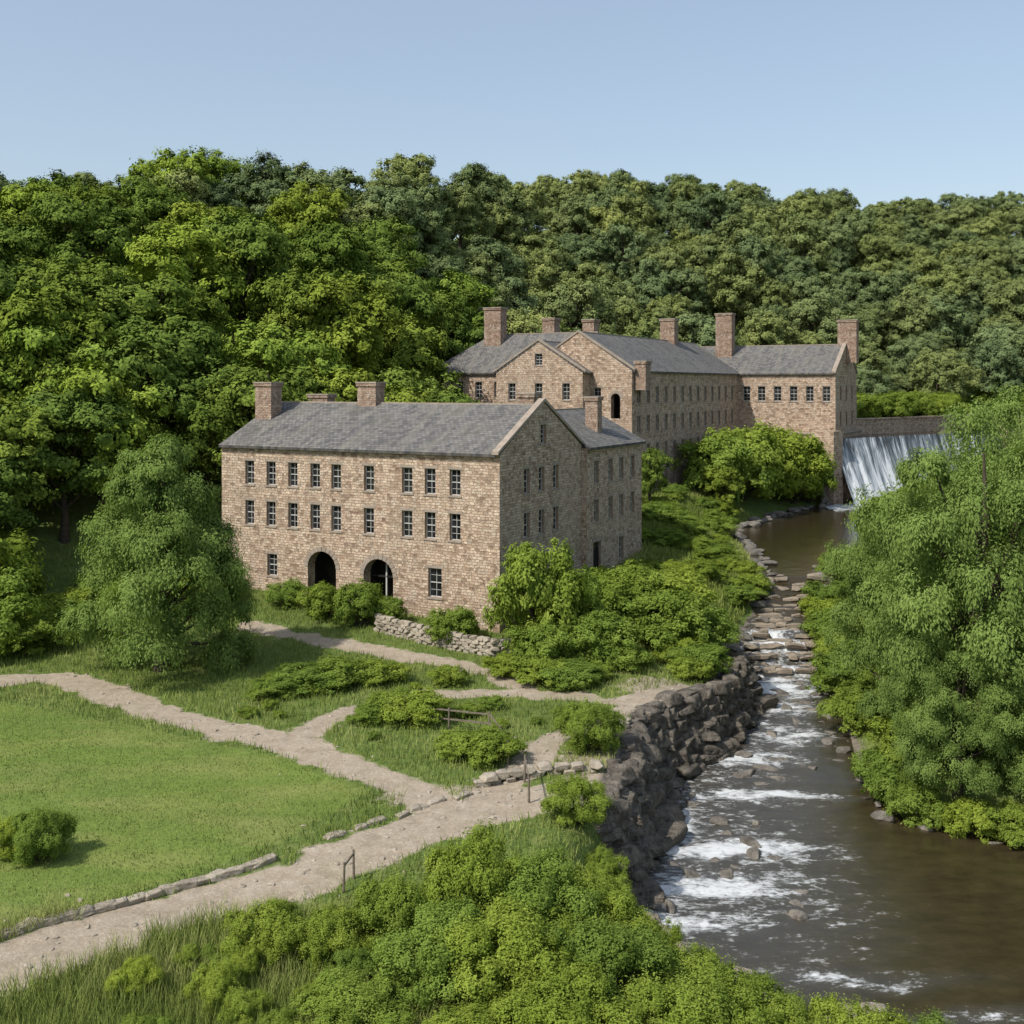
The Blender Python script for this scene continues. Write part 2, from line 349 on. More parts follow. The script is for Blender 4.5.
class Bld:
    def __init__(s,name,loc,wall=M_WALL):
        s.e=empty(name);s.wm=wall
        s.w=MB();s.r=MB();s.g=MB();s.fr=MB();s.t=MB();s.c=MB();s.dk=MB();s.pots=MB()
    def finish(s):
        for mb,n,m in ((s.w,'walls',s.wm),(s.r,'roof',M_ROOF),(s.g,'window_glass',M_GLASS),(s.fr,'window_frames',M_FRAME),(s.t,'lintels_sills_and_coping',M_TRIM),(s.c,'chimneys',M_CHIM),(s.dk,'doors_and_dark_interior',M_DARK),(s.pots,'chimney_caps',M_TRIM)):
            if mb.f: mb.obj(n,m,s.e)
    def wall(s,O,d,n,Ln,z0,z1,ops=(),gable=None,gwin=None,uo=0):
        def P(a,z,b=0): return (O[0]+d[0]*a+n[0]*b,O[1]+d[1]*a+n[1]*b,z)
        def Q(p,mb=s.w,b=0): mb.face([P(a,z,b) for a,z in p],[(a+uo,z) for a,z in p])
        ss=sorted({0,Ln}|{o[0] for o in ops}|{o[1] for o in ops});zs=sorted({z0,z1}|{o[2] for o in ops}|{o[3] for o in ops})
        for i in range(len(ss)-1):
            for j in range(len(zs)-1):
                a=(ss[i]+ss[i+1])/2;z=(zs[j]+zs[j+1])/2
                if any(o[0]<a<o[1] and o[2]<z<o[3] for o in ops): continue
                Q([(ss[i],zs[j]),(ss[i+1],zs[j]),(ss[i+1],zs[j+1]),(ss[i],zs[j+1])])
        for o in ops: s.opening(P,O,d,n,o,uo)
        if gable:
            mid=Ln/2
            if gwin:
                w0,w1,b,t=gwin;sl=lambda a: z1+(gable-z1)*(a/mid if a<mid else (Ln-a)/mid)
                Q([(0,z1),(w0,z1),(w0,sl(w0))]);Q([(w1,z1),(Ln,z1),(w1,sl(w1))])
                Q([(w0,z1),(w1,z1),(w1,b),(w0,b)]);Q([(w0,t),(w1,t),(w1,sl(w1)),(mid,gable),(w0,sl(w0))])
                s.opening(P,O,d,n,(w0,w1,b,t,'w'),uo)
            else: Q([(0,z1),(Ln,z1),(mid,gable)])
    def opening(s,P,O,d,n,o,uo):
        a0,a1,b,t=o[:4];k=o[4];dp=.9 if k=='arch' else .32
        def R(p,q):
            s.w.face([P(*p),P(*q),P(q[0],q[1],-dp),P(p[0],p[1],-dp)],[(0,0),(1,0),(1,dp),(0,dp)])
        if k=='arch':
            r=(a1-a0)/2;c=(a0+a1)/2;ry=min(r,1.35);sp=t-ry;ns=12
            arc=[(c-r*math.cos(math.pi*i/ns),sp+ry*math.sin(math.pi*i/ns)) for i in range(ns+1)]
            for i in range(ns):
                p,q=arc[i],arc[i+1];R(p,q)
                s.w.face([P(*p),P(*q),P(q[0],t),P(p[0],t)],[(p[0]+uo,p[1]),(q[0]+uo,q[1]),(q[0]+uo,t),(p[0]+uo,t)])
                e=.38
                def O2(u,w): return (c+(u[0]-c)*(1+w/r),sp+(u[1]-sp)*(1+w/ry))
                p2,q2=O2(p,e),O2(q,e)
                lp=lambda A,B,f:(A[0]+(B[0]-A[0])*f,A[1]+(B[1]-A[1])*f)
                pp,qq,pp2,qq2=lp(p,q,.06),lp(p,q,.94),lp(p2,q2,.05),lp(p2,q2,.95)
                F=[P(*pp,.04),P(*qq,.04),P(*qq2,.04),P(*pp2,.04)];Bk=[P(*pp,-.1),P(*qq,-.1),P(*qq2,-.0),P(*pp2,-.0)]
                s.t.face(F)
                for x in range(4): s.t.face([F[x],Bk[x],Bk[(x+1)%4],F[(x+1)%4]])
            R((a0,b),(a0,sp));R((a1,b),(a1,sp))
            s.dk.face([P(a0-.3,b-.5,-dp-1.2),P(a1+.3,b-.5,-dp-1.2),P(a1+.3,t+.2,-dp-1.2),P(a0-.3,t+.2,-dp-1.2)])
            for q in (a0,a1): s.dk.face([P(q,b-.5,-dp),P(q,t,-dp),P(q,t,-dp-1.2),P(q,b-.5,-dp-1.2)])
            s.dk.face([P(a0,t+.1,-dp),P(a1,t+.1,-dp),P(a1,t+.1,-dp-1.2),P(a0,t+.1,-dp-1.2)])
            return
        for p,q in (((a0,b),(a0,t)),((a1,b),(a1,t)),((a0,b),(a1,b)),((a0,t),(a1,t))): R(p,q)
        s.g.face([P(a0,b,-dp+.02),P(a1,b,-dp+.02),P(a1,t,-dp+.02),P(a0,t,-dp+.02)])
        if k in('w','s'):
            w=.07;bx=lambda q0,q1,z0,z1,f=.07:s.fr.box(O,d,n,q0,q1,z0,z1,-dp+.025,-dp+f)
            bx(a0,a0+w,b,t);bx(a1-w,a1,b,t);bx(a0+w,a1-w,b,b+w);bx(a0+w,a1-w,t-w,t)
            m=(b+t)/2;bx(a0+w,a1-w,m-.035,m+.035,.09);c=(a0+a1)/2
            if k=='w':
                bx(c-.018,c+.018,b+w,m-.036,.06);bx(c-.018,c+.018,m+.036,t-w,.06)
                for q in ((b+m)/2,(m+t)/2): bx(a0+w,c-.019,q-.015,q+.015,.055);bx(c+.019,a1-w,q-.015,q+.015,.055)
            s.t.box(O,d,n,a0-.12,a1+.12,b-.14,b-.003,-.1,.06)
            s.t.box(O,d,n,a0-.18,a1+.18,t+.003,t+.22,-.1,.02)
        if k=='door':
            s.dk.box(O,d,n,a0+.02,a1-.02,b,t-.6,-dp+.03,-dp+.1)
            s.t.box(O,d,n,a0-.25,a1+.25,t+.003,t+.32,-.1,.03)
    def chim(s,x,y,z0,z1,w,dp,ang):
        d=(math.cos(ang),math.sin(ang));n=(d[1],-d[0]);O=(x,y)
        s.c.box(O,d,n,-w/2,w/2,z0,z1-.5,-dp/2,dp/2)
        s.c.box(O,d,n,-w/2-.1,w/2+.1,z1-.5,z1-.25,-dp/2-.1,dp/2+.1)
        s.pots.box(O,d,n,-w/2-.14,w/2+.14,z1-.25,z1-.12,-dp/2-.14,dp/2+.14)
u=(-.877,.481);v=(.481,.877);nf=(-.481,-.877);nr=(.877,-.481)
def pt(O,a,b): return (O[0]+u[0]*a+v[0]*b,O[1]+u[1]*a+v[1]*b)
def P3(O,a,b,z): q=pt(O,a,b);return (q[0],q[1],z)
def gable_roof(B,O,a0,a1,b0,b1,ze,zr,axis='u',ov=.35,oe=.25,th=.22,hipA=0):
    if axis=='u':
        mid=(b0+b1)/2;h=(b1-b0)/2;sl=(zr-ze)/h;L_=math.hypot(h+ov,sl*(h+ov))
        for sgn,be in ((-1,b0-ov),(1,b1+ov)):
            zz=ze-sl*ov+th
            p=[P3(O,a0-oe,be,zz),P3(O,a1+oe,be,zz),P3(O,a1+oe-hipA,mid,zr+th),P3(O,a0-oe,mid,zr+th)]
            uv=[(a0,0),(a1,0),(a1-hipA,L_),(a0,L_)]
            if sgn<0: p=p[::-1];uv=uv[::-1]
            B.r.slab(p,th-.01,uv)
        if hipA:
            zz=ze-sl*ov+th
            B.r.slab([P3(O,a1+oe,b0-ov,zz),P3(O,a1+oe,b1+ov,zz),P3(O,a1+oe-hipA,mid,zr+th)],th-.01,[(0,0),(b1-b0,0),((b1-b0)/2,L_)])
        B.t.slab([P3(O,a0-oe,mid-.16,zr+th+.02),P3(O,a1+oe-hipA,mid-.16,zr+th+.02),P3(O,a1+oe-hipA,mid+.16,zr+th+.02),P3(O,a0-oe,mid+.16,zr+th+.02)],.1,[(0,0)]*4)
    else:
        mid=(a0+a1)/2;h=(a1-a0)/2;sl=(zr-ze)/h;L_=math.hypot(h+ov,sl*(h+ov))
        for sgn,ae in ((-1,a0-ov),(1,a1+ov)):
            zz=ze-sl*ov+th
            p=[P3(O,ae,b0-oe,zz),P3(O,ae,b1+oe,zz),P3(O,mid,b1+oe,zr+th),P3(O,mid,b0-oe,zr+th)]
            uv=[(b0,0),(b1,0),(b1,L_),(b0,L_)]
            if sgn>0: p=p[::-1];uv=uv[::-1]
            B.r.slab(p,th-.01,uv)
        B.t.slab([P3(O,mid-.16,b0-oe,zr+th+.02),P3(O,mid+.16,b0-oe,zr+th+.02),P3(O,mid+.16,b1+oe,zr+th+.02),P3(O,mid-.16,b1+oe,zr+th+.02)],.1,[(0,0)]*4)
def coping(B,pA,pB,pC,dirv,w=.45,th=.25,up=.27):
    for a,b in ((pA,pB),(pB,pC)):
        o=Vector((dirv[0]*w,dirv[1]*w,0));a=Vector(a)+Vector((0,0,up));b=Vector(b)+Vector((0,0,up))
        B.t.slab([a,b,b+o,a+o],th,[(0,0),(3,0),(3,.5),(0,.5)])
# --- front mill
F=Bld('stone_mill_building',(0,0))
O=(-.9,80.0);ZE=13.5;ZR=16.9
cols=[3.82,6.03,8.12,11.7,14.9,17.0,19.3,21.6,23.9]
ops=[]
for c in cols:
    ops.append((c-.48,c+.48,10.35,12.3,'w'));ops.append((c-.48,c+.48,7.0,9.0,'w'))
ops+= [(5.0,6.2,2.6,4.8,'w'),(20.95,22.0,2.9,4.7,'w'),(14.9,17.75,.9,5.3,'arch'),(9.4,12.2,.9,5.1,'arch')]
F.wall(O,u,nf,27,-2,ZE,ops)
ops=[]
for c in (4.25,6.7,9.2): ops+= [(c-.47,c+.47,10.3,12.2,'w'),(c-.47,c+.47,6.95,8.85,'w')]
ops+= [(3.6,4.6,3.0,4.9,'w'),(9.4,10.9,.9,5.0,'door')]
F.wall(O,v,nr,14.1,-2,ZE,ops,17.25,(6.55,7.5,14.0,15.5),uo=31)
F.wall(pt(O,27,0),v,u,14.1,-2,ZE,[],17.1,uo=50)
F.wall(pt(O,0,14.1),u,v,27,-2,ZE,[],uo=70)
gable_roof(F,O,.45,26.8,0,14.1,ZE,ZR)
coping(F,P3(O,-.12,-.4,ZE),P3(O,-.12,7.05,17.3),P3(O,-.12,14.4,ZE),u,.55)
O2=pt(O,-.45,14.1)
ops=[]
for c in (2.0,5.0,7.4,10.0): ops+= [(c-.45,c+.45,10.2,12.1,'w')]+([(c-.45,c+.45,6.9,8.8,'w')])
ops+= [(1.3,2.9,.9,5.2,'door'),(6.9,7.9,3.0,5.0,'w')]
F.wall(O2,v,nr,12.2,-2,13.3,ops,uo=90)
F.wall(O2,u,nf,.6,-2,13.3,[],uo=3)
F.wall(pt(O2,11,0),v,u,12.2,-2,13.3,[],uo=120)
F.wall(pt(O2,0,12.2),u,v,11,-2,13.3,[],16.2,uo=140)
gable_roof(F,O2,0,11,.2,12.2,13.3,16.2,'v')
F.t.box(O2,v,nr,0,12.2,13.1,13.3,.003,.1)
F.t.box(O,u,nf,.3,26.9,13.3,13.5,.003,.12)
F.fr.box(O,u,nf,10.6,10.72,.9,4.6,-1.0,-.88);F.dk.box(O,u,nf,9.5,12.1,3.55,3.7,-1.0,-.88)
ang=math.atan2(u[1],u[0])
c=pt(O,25.9,4.6);F.chim(c[0],c[1],14,19.0,1.8,1.4,ang)
c=pt(O,16.6,7.0);F.chim(c[0],c[1],15.5,19.0,1.9,1.3,ang)
c=pt(O,25.5,11.5);F.chim(c[0],c[1],13.5,17.9,2.2,1.2,ang)
c=pt(O,2.5,9.3);F.chim(c[0],c[1],14,18.1,1.5,1.2,ang)
c=pt(O2,2.2,6.2);F.chim(c[0],c[1],13.5,17.7,1.2,1.0,ang)
F.finish()
# --- rear mill complex
R=Bld('riverside_mill_complex',(0,0),M_WALL2)
OB=(14.2,130.0)
ops=[]
for r in (17.4,13.9,10.4,6.9):
    for i in range(13):
        c=2.2+i*3.05; ops.append((c-.5,c+.5,r-1.0,r+1.0,'s'))
R.wall(OB,v,nr,41.9,0,20.3,ops,uo=10)
R.wall(OB,u,nf,14,0,20.3,[(1.5,2.7,14.6,17.6,'arch'),(4.0,5.0,16.3,18.3,'w'),(1.5,2.6,8.5,10.5,'w')],25,uo=200)
R.wall(pt(OB,14,0),v,u,41.9,0,20.3,[],uo=300)
R.wall(pt(OB,0,41.9),u,v,14,0,20.3,[],25,uo=330)
gable_roof(R,OB,0,14,.3,41.9,20.3,24.9,'v')
coping(R,P3(OB,-.4,-.1,20.3),P3(OB,7,-.1,25),P3(OB,14.4,-.1,20.3),v,.55)
OA=pt(OB,13.9,.4)
ops=[(c-.5,c+.5,r-1,r+1,'w') for r in (18.0,14.3,10.6) for c in (4.6,7.4,10.2,13.4)]
R.wall(OA,u,nf,15,0,20.2,ops,uo=220)
R.wall(pt(OA,15,0),v,u,14,0,20.2,[],uo=240)
R.wall(pt(OA,0,14),u,v,15,0,20.2,[],uo=260)
gable_roof(R,OA,-6,15,0,14,20.2,25.2,'u',hipA=6)
OD=pt(OB,5.4,-2.2)
ops=[(c-.5,c+.5,r-1,r+1,'w') for r in (17.8,14.2,10.6) for c in (2.2,5.9,9.6)]
R.wall(OD,u,nf,11.8,0,20.1,ops,24.0,(5.4,6.4,21,22.4),uo=270)
R.wall(OD,v,nr,10,0,20.1,[],uo=280);R.wall(pt(OD,11.8,0),v,u,10,0,20.1,[],uo=290)
gable_roof(R,OD,0,11.8,.2,10,20.1,23.8,'v')
coping(R,P3(OD,-.4,-.12,20.1),P3(OD,5.9,-.12,24.0),P3(OD,12.2,-.12,20.1),v,.5)
OC=pt(OB,-14.5,41.9)
ops=[(c-.55,c+.55,16.2,18.4,'w') for c in (1.3,3.7,6.1,8.5,10.9,13.2)]
R.wall(OC,u,nf,14.6,0,20.3,ops,uo=400)
R.wall(OC,v,nr,15,0,20.3,[(c-.5,c+.5,r-1,r+1,'w') for r in (17.4,13.6) for c in (3.5,7.5,11.5)],25.0,uo=420)
R.wall(pt(OC,0,15),u,v,29,0,20.3,[],uo=440)
gable_roof(R,OC,.4,29,0,15,20.3,24.6)
coping(R,P3(OC,-.12,-.4,20.3),P3(OC,-.12,7.5,25.0),P3(OC,-.12,15.4,20.3),u,.6)
R.t.box(OC,u,nf,.3,14.2,20.05,20.3,.003,.15);R.t.box(OB,v,nr,.3,41.5,20.05,20.3,.003,.15)
for x,y,z0,z1,w in ((-2.2,145.8,20,29.0,2.5),(5.3,149,22,27.8,1.8),(10.2,142,22,27.2,1.6),(23,160.6,22,28.4,2.2),(33.6,173,21,30.0,2.6),(51.0,166.6,22,28.6,2.8),(15.6,130.9,18,21.6,1.4)):
    R.chim(x,y,z0,z1,w,1.7,ang)
R.wall(pt(OC,-.6,-1.5),u,nf,15.6,-1,11.4,[(c-.5,c+.5,8,9.6,'w') for c in (4,8,12)],uo=500);R.wall(pt(OC,-.6,-1.5),v,nr,17,-1,11.4,[],uo=530)
R.t.box(pt(OC,-.6,-1.5),u,nf,-.2,15.6,11.4,11.65,-1.4,.2)
R.t.box(pt(OC,-.6,-1.5),v,nr,0,17,11.41,11.65,-.55,.2)
R.finish()

# ------------------------------------------------------------ dam + waterfall
dm=empty('weir_dam')
mb=MB();mb.box(DO,DD,DN,-.8,56,-1,10.5,-2.4,0);mb.box(DO,DD,DN,-1.6,.6,-1,12.0,-2.6,1.2);mb.box(DO,DD,DN,48,50,-1,12.4,-2.4,1.5)
mb.obj('dam_wall',M_WALL2,dm)
mb=MB();mb.box(DO,DD,DN,12,54,7,13.1,-6.8,-5.9);mb.box(DO,DD,DN,11.8,54.2,13.1,13.35,-6.95,-5.75)
mb.obj('reservoir_wall',M_WALL2,dm)
def mat_fall():
    m,nt,out=newmat('falling_water');uv=coord(nt,'UV',(1,.10,1))
    n1=noise(nt,uv,.7,5,.6);n2=noise(nt,uv,2.6,5,.65)
    s=math_(nt,'ADD',math_(nt,'MULTIPLY',n1,.6),math_(nt,'MULTIPLY',n2,.4))
    vv=N(nt,'ShaderNodeSeparateXYZ');L(nt,coord(nt,'UV'),vv.inputs[0])
    s=math_(nt,'ADD',s,math_(nt,'MULTIPLY',vv.outputs[1],-.012))
    s=math_(nt,'ADD',s,.10)
    c=ramp(nt,s,[(.42,(.05,.055,.06)),(.50,(.27,.30,.325)),(.58,(.82,.84,.85))])
    princ(nt,out,c,.5,n2,.5,.12,.3);return m
nx,nv=160,24;V=[];UV=[]
tt=np.linspace(0,1,nv);ss=np.linspace(.3,49,nx)
for t in tt:
    off=.1+.3*t+2.9*t**1.7;z=10.78-9.4*(t**1.25)
    for s_ in ss:
        o_=off+.45*float(vn(np.array([s_*.9]),np.array([t*1.5]),3)[0])*min(1,t*3)
        V.append((DO[0]+DD[0]*s_+DN[0]*o_,DO[1]+DD[1]*s_+DN[1]*o_,z));UV.append((s_,(1-t)*12))
Q=[(j*nx+i,(j+1)*nx+i,(j+1)*nx+i+1,j*nx+i+1) for j in range(nv-1) for i in range(nx-1)]
me=mk_mesh('falling_water',V,Q,[mat_fall()],smooth=True)
ul=me.uv_layers.new(name='UVMap');UV=np.array(UV,np.float32);ul.data.foreach_set('uv',UV[np.array(Q).ravel()].ravel())
link(D.objects.new('waterfall',me))

# ------------------------------------------------------------ rocks
import bmesh
def ico(sub):
    bm=bmesh.new();bmesh.ops.create_icosphere(bm,subdivisions=sub,radius=1)
    V=np.array([x.co[:] for x in bm.verts]);Fc=np.array([[w.index for w in f.verts] for f in bm.faces]);bm.free();return V,Fc
IV,IF=ico(4)
def rock(seed,blocky=False):
    r=np.random.default_rng(seed);k=9 if blocky else 13
    nn=r.normal(size=(k,3));
    if blocky:
        ax=np.array([[1,0,0],[-1,0,0],[0,1,0],[0,-1,0],[0,0,1],[0,0,-1]])+r.normal(size=(6,3))*.16
        nn=np.concatenate([ax,nn])
    nn/=np.linalg.norm(nn,axis=1)[:,None];c=r.uniform(.55,1,len(nn))
    if blocky: c[6:]=r.uniform(.8,1.05,len(nn)-6);c[:6]=r.uniform(.55,.8,6)
    dt=IV@nn.T;rad=np.where(dt>.05,c/np.maximum(dt,.05),9).min(1);rad=np.minimum(rad,1.25)
    rad=rad+.06*(vn(IV[:,0]*4+seed,IV[:,1]*4+IV[:,2]*3,seed)-.5)+.04*(vn(IV[:,0]*9,IV[:,2]*9+IV[:,1]*5,seed)-.5)
    return IV*rad[:,None]
ROCKS=[rock(i+1) for i in range(10)];BLK=[rock(i+31,True) for i in range(10)]
def rocks_obj(name,items,mat,lib=None,yaw=None):
    Vs=[];Fs=[];o=0;lib=lib or ROCKS
    for itx in items:
        (x,y,z,sx,sy,sz)=itx[:6]
        V=lib[rng.integers(10)];a=rng.uniform(0,6.28) if len(itx)<7 else itx[6];ca,sa=math.cos(a),math.sin(a)
        W=V*np.array([sx,sy,sz]);W=np.stack([W[:,0]*ca-W[:,1]*sa+x,W[:,0]*sa+W[:,1]*ca+y,W[:,2]+z+W[:,0]*rng.uniform(-.12,.12)],1)
        Vs.append(W);Fs.append(IF+o);o+=len(W)
    V=np.concatenate(Vs);Fc=np.concatenate(Fs);me=D.meshes.new(name)
    me.vertices.add(len(V));me.vertices.foreach_set('co',V.astype(np.float32).ravel())
    me.loops.add(3*len(Fc));me.loops.foreach_set('vertex_index',Fc.astype(np.int32).ravel())
    me.polygons.add(len(Fc));me.polygons.foreach_set('loop_start',np.arange(0,3*len(Fc),3,dtype=np.int32))
    me.materials.append(mat);me.update(calc_edges=True);return link(D.objects.new(name,me))
def walk(pts,step):
    out=[]
    for (ax,ay),(bx,by) in zip(pts[:-1],pts[1:]):
        L_=math.hypot(bx-ax,by-ay);n=max(1,int(L_/step))
        for i in range(n):
            t=i/n;out.append((ax+(bx-ax)*t,ay+(by-ay)*t,(bx-ax)/L_,(by-ay)/L_))
    return out
CL=[(17.2,80),(16.8,78),(13,69),(8,62),(6.4,55),(5.0,50),(5.1,47.5)]
it=[]
for x,y,tx,ty in walk(CL,.5):
    nx_,ny_=ty,-tx
    if nx_>0: nx_,ny_=-nx_,-ny_
    g=g1(x+nx_*2.2,y+ny_*2.2);z=-4.1;lev=-.2
    wob=2.2*(float(fbm(np.array([x*.35]),np.array([y*.35]),77)[0])-.5)
    while z<g-.15:
        s=rng.uniform(.35,.85);j=rng.uniform(-.3,.3)+wob*.6;hh=rng.uniform(.2,.6)
        if z<-3.6 and rng.random()<.35: s*=1.5;j-=.4
        it.append((x+nx_*(lev+j)+rng.uniform(-.2,.2),y+ny_*(lev+j)+rng.uniform(-.2,.2),z+rng.uniform(-.1,.1),s*1.45,s*1.2,hh*1.1,math.atan2(ty,tx)+rng.uniform(-.5,.5)))
        z+=hh*1.0;lev+=.13
rocks_obj('rock_cliff',it,M_CLIFF,BLK)
it=[]
for x,y,tx,ty in walk([(4.6,48),(4.6,45.5),(7.0,41.2),(9.5,38.6),(13,36.6)],.55):
    for k in range(3):
        s=rng.uniform(.2,.7);it.append((x+rng.uniform(-1.3,.8),y+rng.uniform(-1.2,.8),-3.8+rng.uniform(-.2,.8),s*1.3,s,s*.6))
rocks_obj('shore_rocks',it,M_BEIGE,BLK)
it=[]
for x,y,tx,ty in walk([(25,53.5),(19.5,57.5),(19.9,66),(22,76),(23.6,86),(26,95),(29,104),(40,125)],1.5):
    s=rng.uniform(.2,.5);it.append((x+rng.uniform(-.2,1.0),y+rng.uniform(-.6,.6),float(wlevel(np.array(y)))+rng.uniform(-.2,.1),s*1.2,s,s*.6))
for x,y,tx,ty in walk([(46,157),(40.5,151),(34,142),(26,128),(25,112),(23.5,100),(21.3,93),(16.5,84)],1.2):
    s=rng.uniform(.3,.8);it.append((x+rng.uniform(-.9,.3),y+rng.uniform(-.6,.6),float(wlevel(np.array(y)))+rng.uniform(-.1,.2),s*1.2,s,s*.6))
for k in range(70):
    y=rng.uniform(62,88);x=rng.uniform(13.5+(y-66)*.15,21.5+(y-70)*.12);s=rng.uniform(.2,.6)
    if inside(np.array([x]),np.array([y]),RIVER)[0]: it.append((x,y,float(wlevel(np.array(y)))-.15,s*1.6,s,s*.5))
for k in range(30):
    it.append((rng.uniform(6,13),rng.uniform(46,62),-4.15,rng.uniform(.3,.7),rng.uniform(.2,.5),rng.uniform(.2,.4)))
rocks_obj('river_boulders',it,M_ROCK)
it=[]
for i in range(20):
    y=84.6+i*.74
    x0=np.interp(y,[84,93,100],[16.2,21,23.2]);x1=np.interp(y,[86,95,104],[23.9,26.2,29.2])
    z=float(wlevel(np.array(y+.3)))+.02;x=x0
    while x<x1:
        w=rng.uniform(.7,2.2)
        if rng.random()<.86: it.append((min(x+w/2,x1),y+rng.uniform(-.2,.2),z-.12+rng.uniform(-.1,.08),w*.62,rng.uniform(.28,.5),rng.uniform(.16,.28),rng.uniform(-.12,.12)))
        x+=w*.9
rocks_obj('cascade_stone_steps',it,M_STEP,BLK)
def stone_row(name,pts,mat,h=.4,w=.4,ln=.9,rows=1,jit=.05,zoff=0,fl=.72):
    it=[]
    for k in range(rows):
        for x,y,tx,ty in walk(pts,ln):
            l=ln*rng.uniform(.85,1.1)
            x+=tx*ln*.5*(k%2)+rng.uniform(-jit,jit);y+=ty*ln*.5*(k%2)+rng.uniform(-jit,jit)
            it.append((x,y,g1(x,y)+zoff+h*(k+.35),l*fl,w*.72,h*.78*rng.uniform(.85,1.15),math.atan2(ty,tx)+rng.uniform(-.06,.06)))
    return rocks_obj(name,it,mat,BLK)
stone_row('stone_kerb',[(-26,28.6),(-17,36.9),(-9.2,43.3)],M_KERB,.24,.42,.62,jit=.02,fl=1.0)
stone_row('stone_edging',[(-7.4,45.3),(-4.6,48.2),(-1.6,50.6)],M_KERB,.16,.4,.6,jit=.3)
stone_row('ledge_edging',[(-1.5,51.2),(1.2,52.6),(4.5,53.0)],M_KERB,.26,.6,.7,2,jit=.12)
stone_row('path_edging',[(3.6,57.2),(7,61.5),(10,65.5),(13.6,71.0)],M_KERB,.2,.6,.8,1,jit=.3)
stone_row('dry_stone_wall',[(-9.8,80.3),(-6,77.6),(-1.2,74.9),(.6,75.8)],M_KERB,.25,.5,.55,5,jit=.04)
it=[]
for k in range(420):
    pts,w=PATHS[rng.choice([0,1,1,4,4,2])];i=rng.integers(len(pts)-1);t=rng.random()
    x=pts[i][0]*(1-t)+pts[i+1][0]*t+rng.normal()*w*.55;y=pts[i][1]*(1-t)+pts[i+1][1]*t+rng.normal()*w*.4
    s=rng.uniform(.03,.13);it.append((x,y,g1(x,y),s*1.3,s,s*.6))
rocks_obj('path_stones',it,M_KERB)
def fence(name,pts,h=1.15,post=.12,rails=2,mat=M_WOOD):
    e=empty(name);bm=bmesh.new();rl=bmesh.new();tops=[]
    for x,y in pts:
        z=g1(x,y);r=bmesh.ops.create_cone(bm,cap_ends=True,segments=8,radius1=post*.6,radius2=post*.48,depth=h+.3)['verts']
        lx,ly=rng.uniform(-.03,.03,2)
        for q in r: q.co=Vector((x+q.co.x+lx*q.co.z,y+q.co.y+ly*q.co.z,z+h/2-.15+q.co.z))
        tops.append(Vector((x,y,z)))
    for a,b in zip(tops[:-1],tops[1:]):
        for k in range(rails):
            zz=h*(.88-.4*k);d=(b-a);r=bmesh.ops.create_cube(rl,size=1)['verts']
            dn=d.normalized();sx=dn.cross(Vector((0,0,1)))
            for q in r: q.co=a+d*(.5+q.co.x)+sx*q.co.y*.05+Vector((0,0,zz+q.co.z*.08))
    for b,n in ((bm,'posts'),(rl,'rails')):
        me=D.meshes.new(n);b.to_mesh(me);b.free();me.materials.append(mat);link(D.objects.new(n,me),e)
fence('wooden_rail_fence',[(-5.6,59.8),(-3.4,59.2),(-1.2,58.4),(-.6,56.2),(-.2,54)],1.2,.1)
fence('riverside_fence',[(.6,51.6),(.75,49.0)],1.3,.1,1)
fence('trackside_fence',[(-6.2,40.5),(-6.0,41.6)],1.1,.09,1)

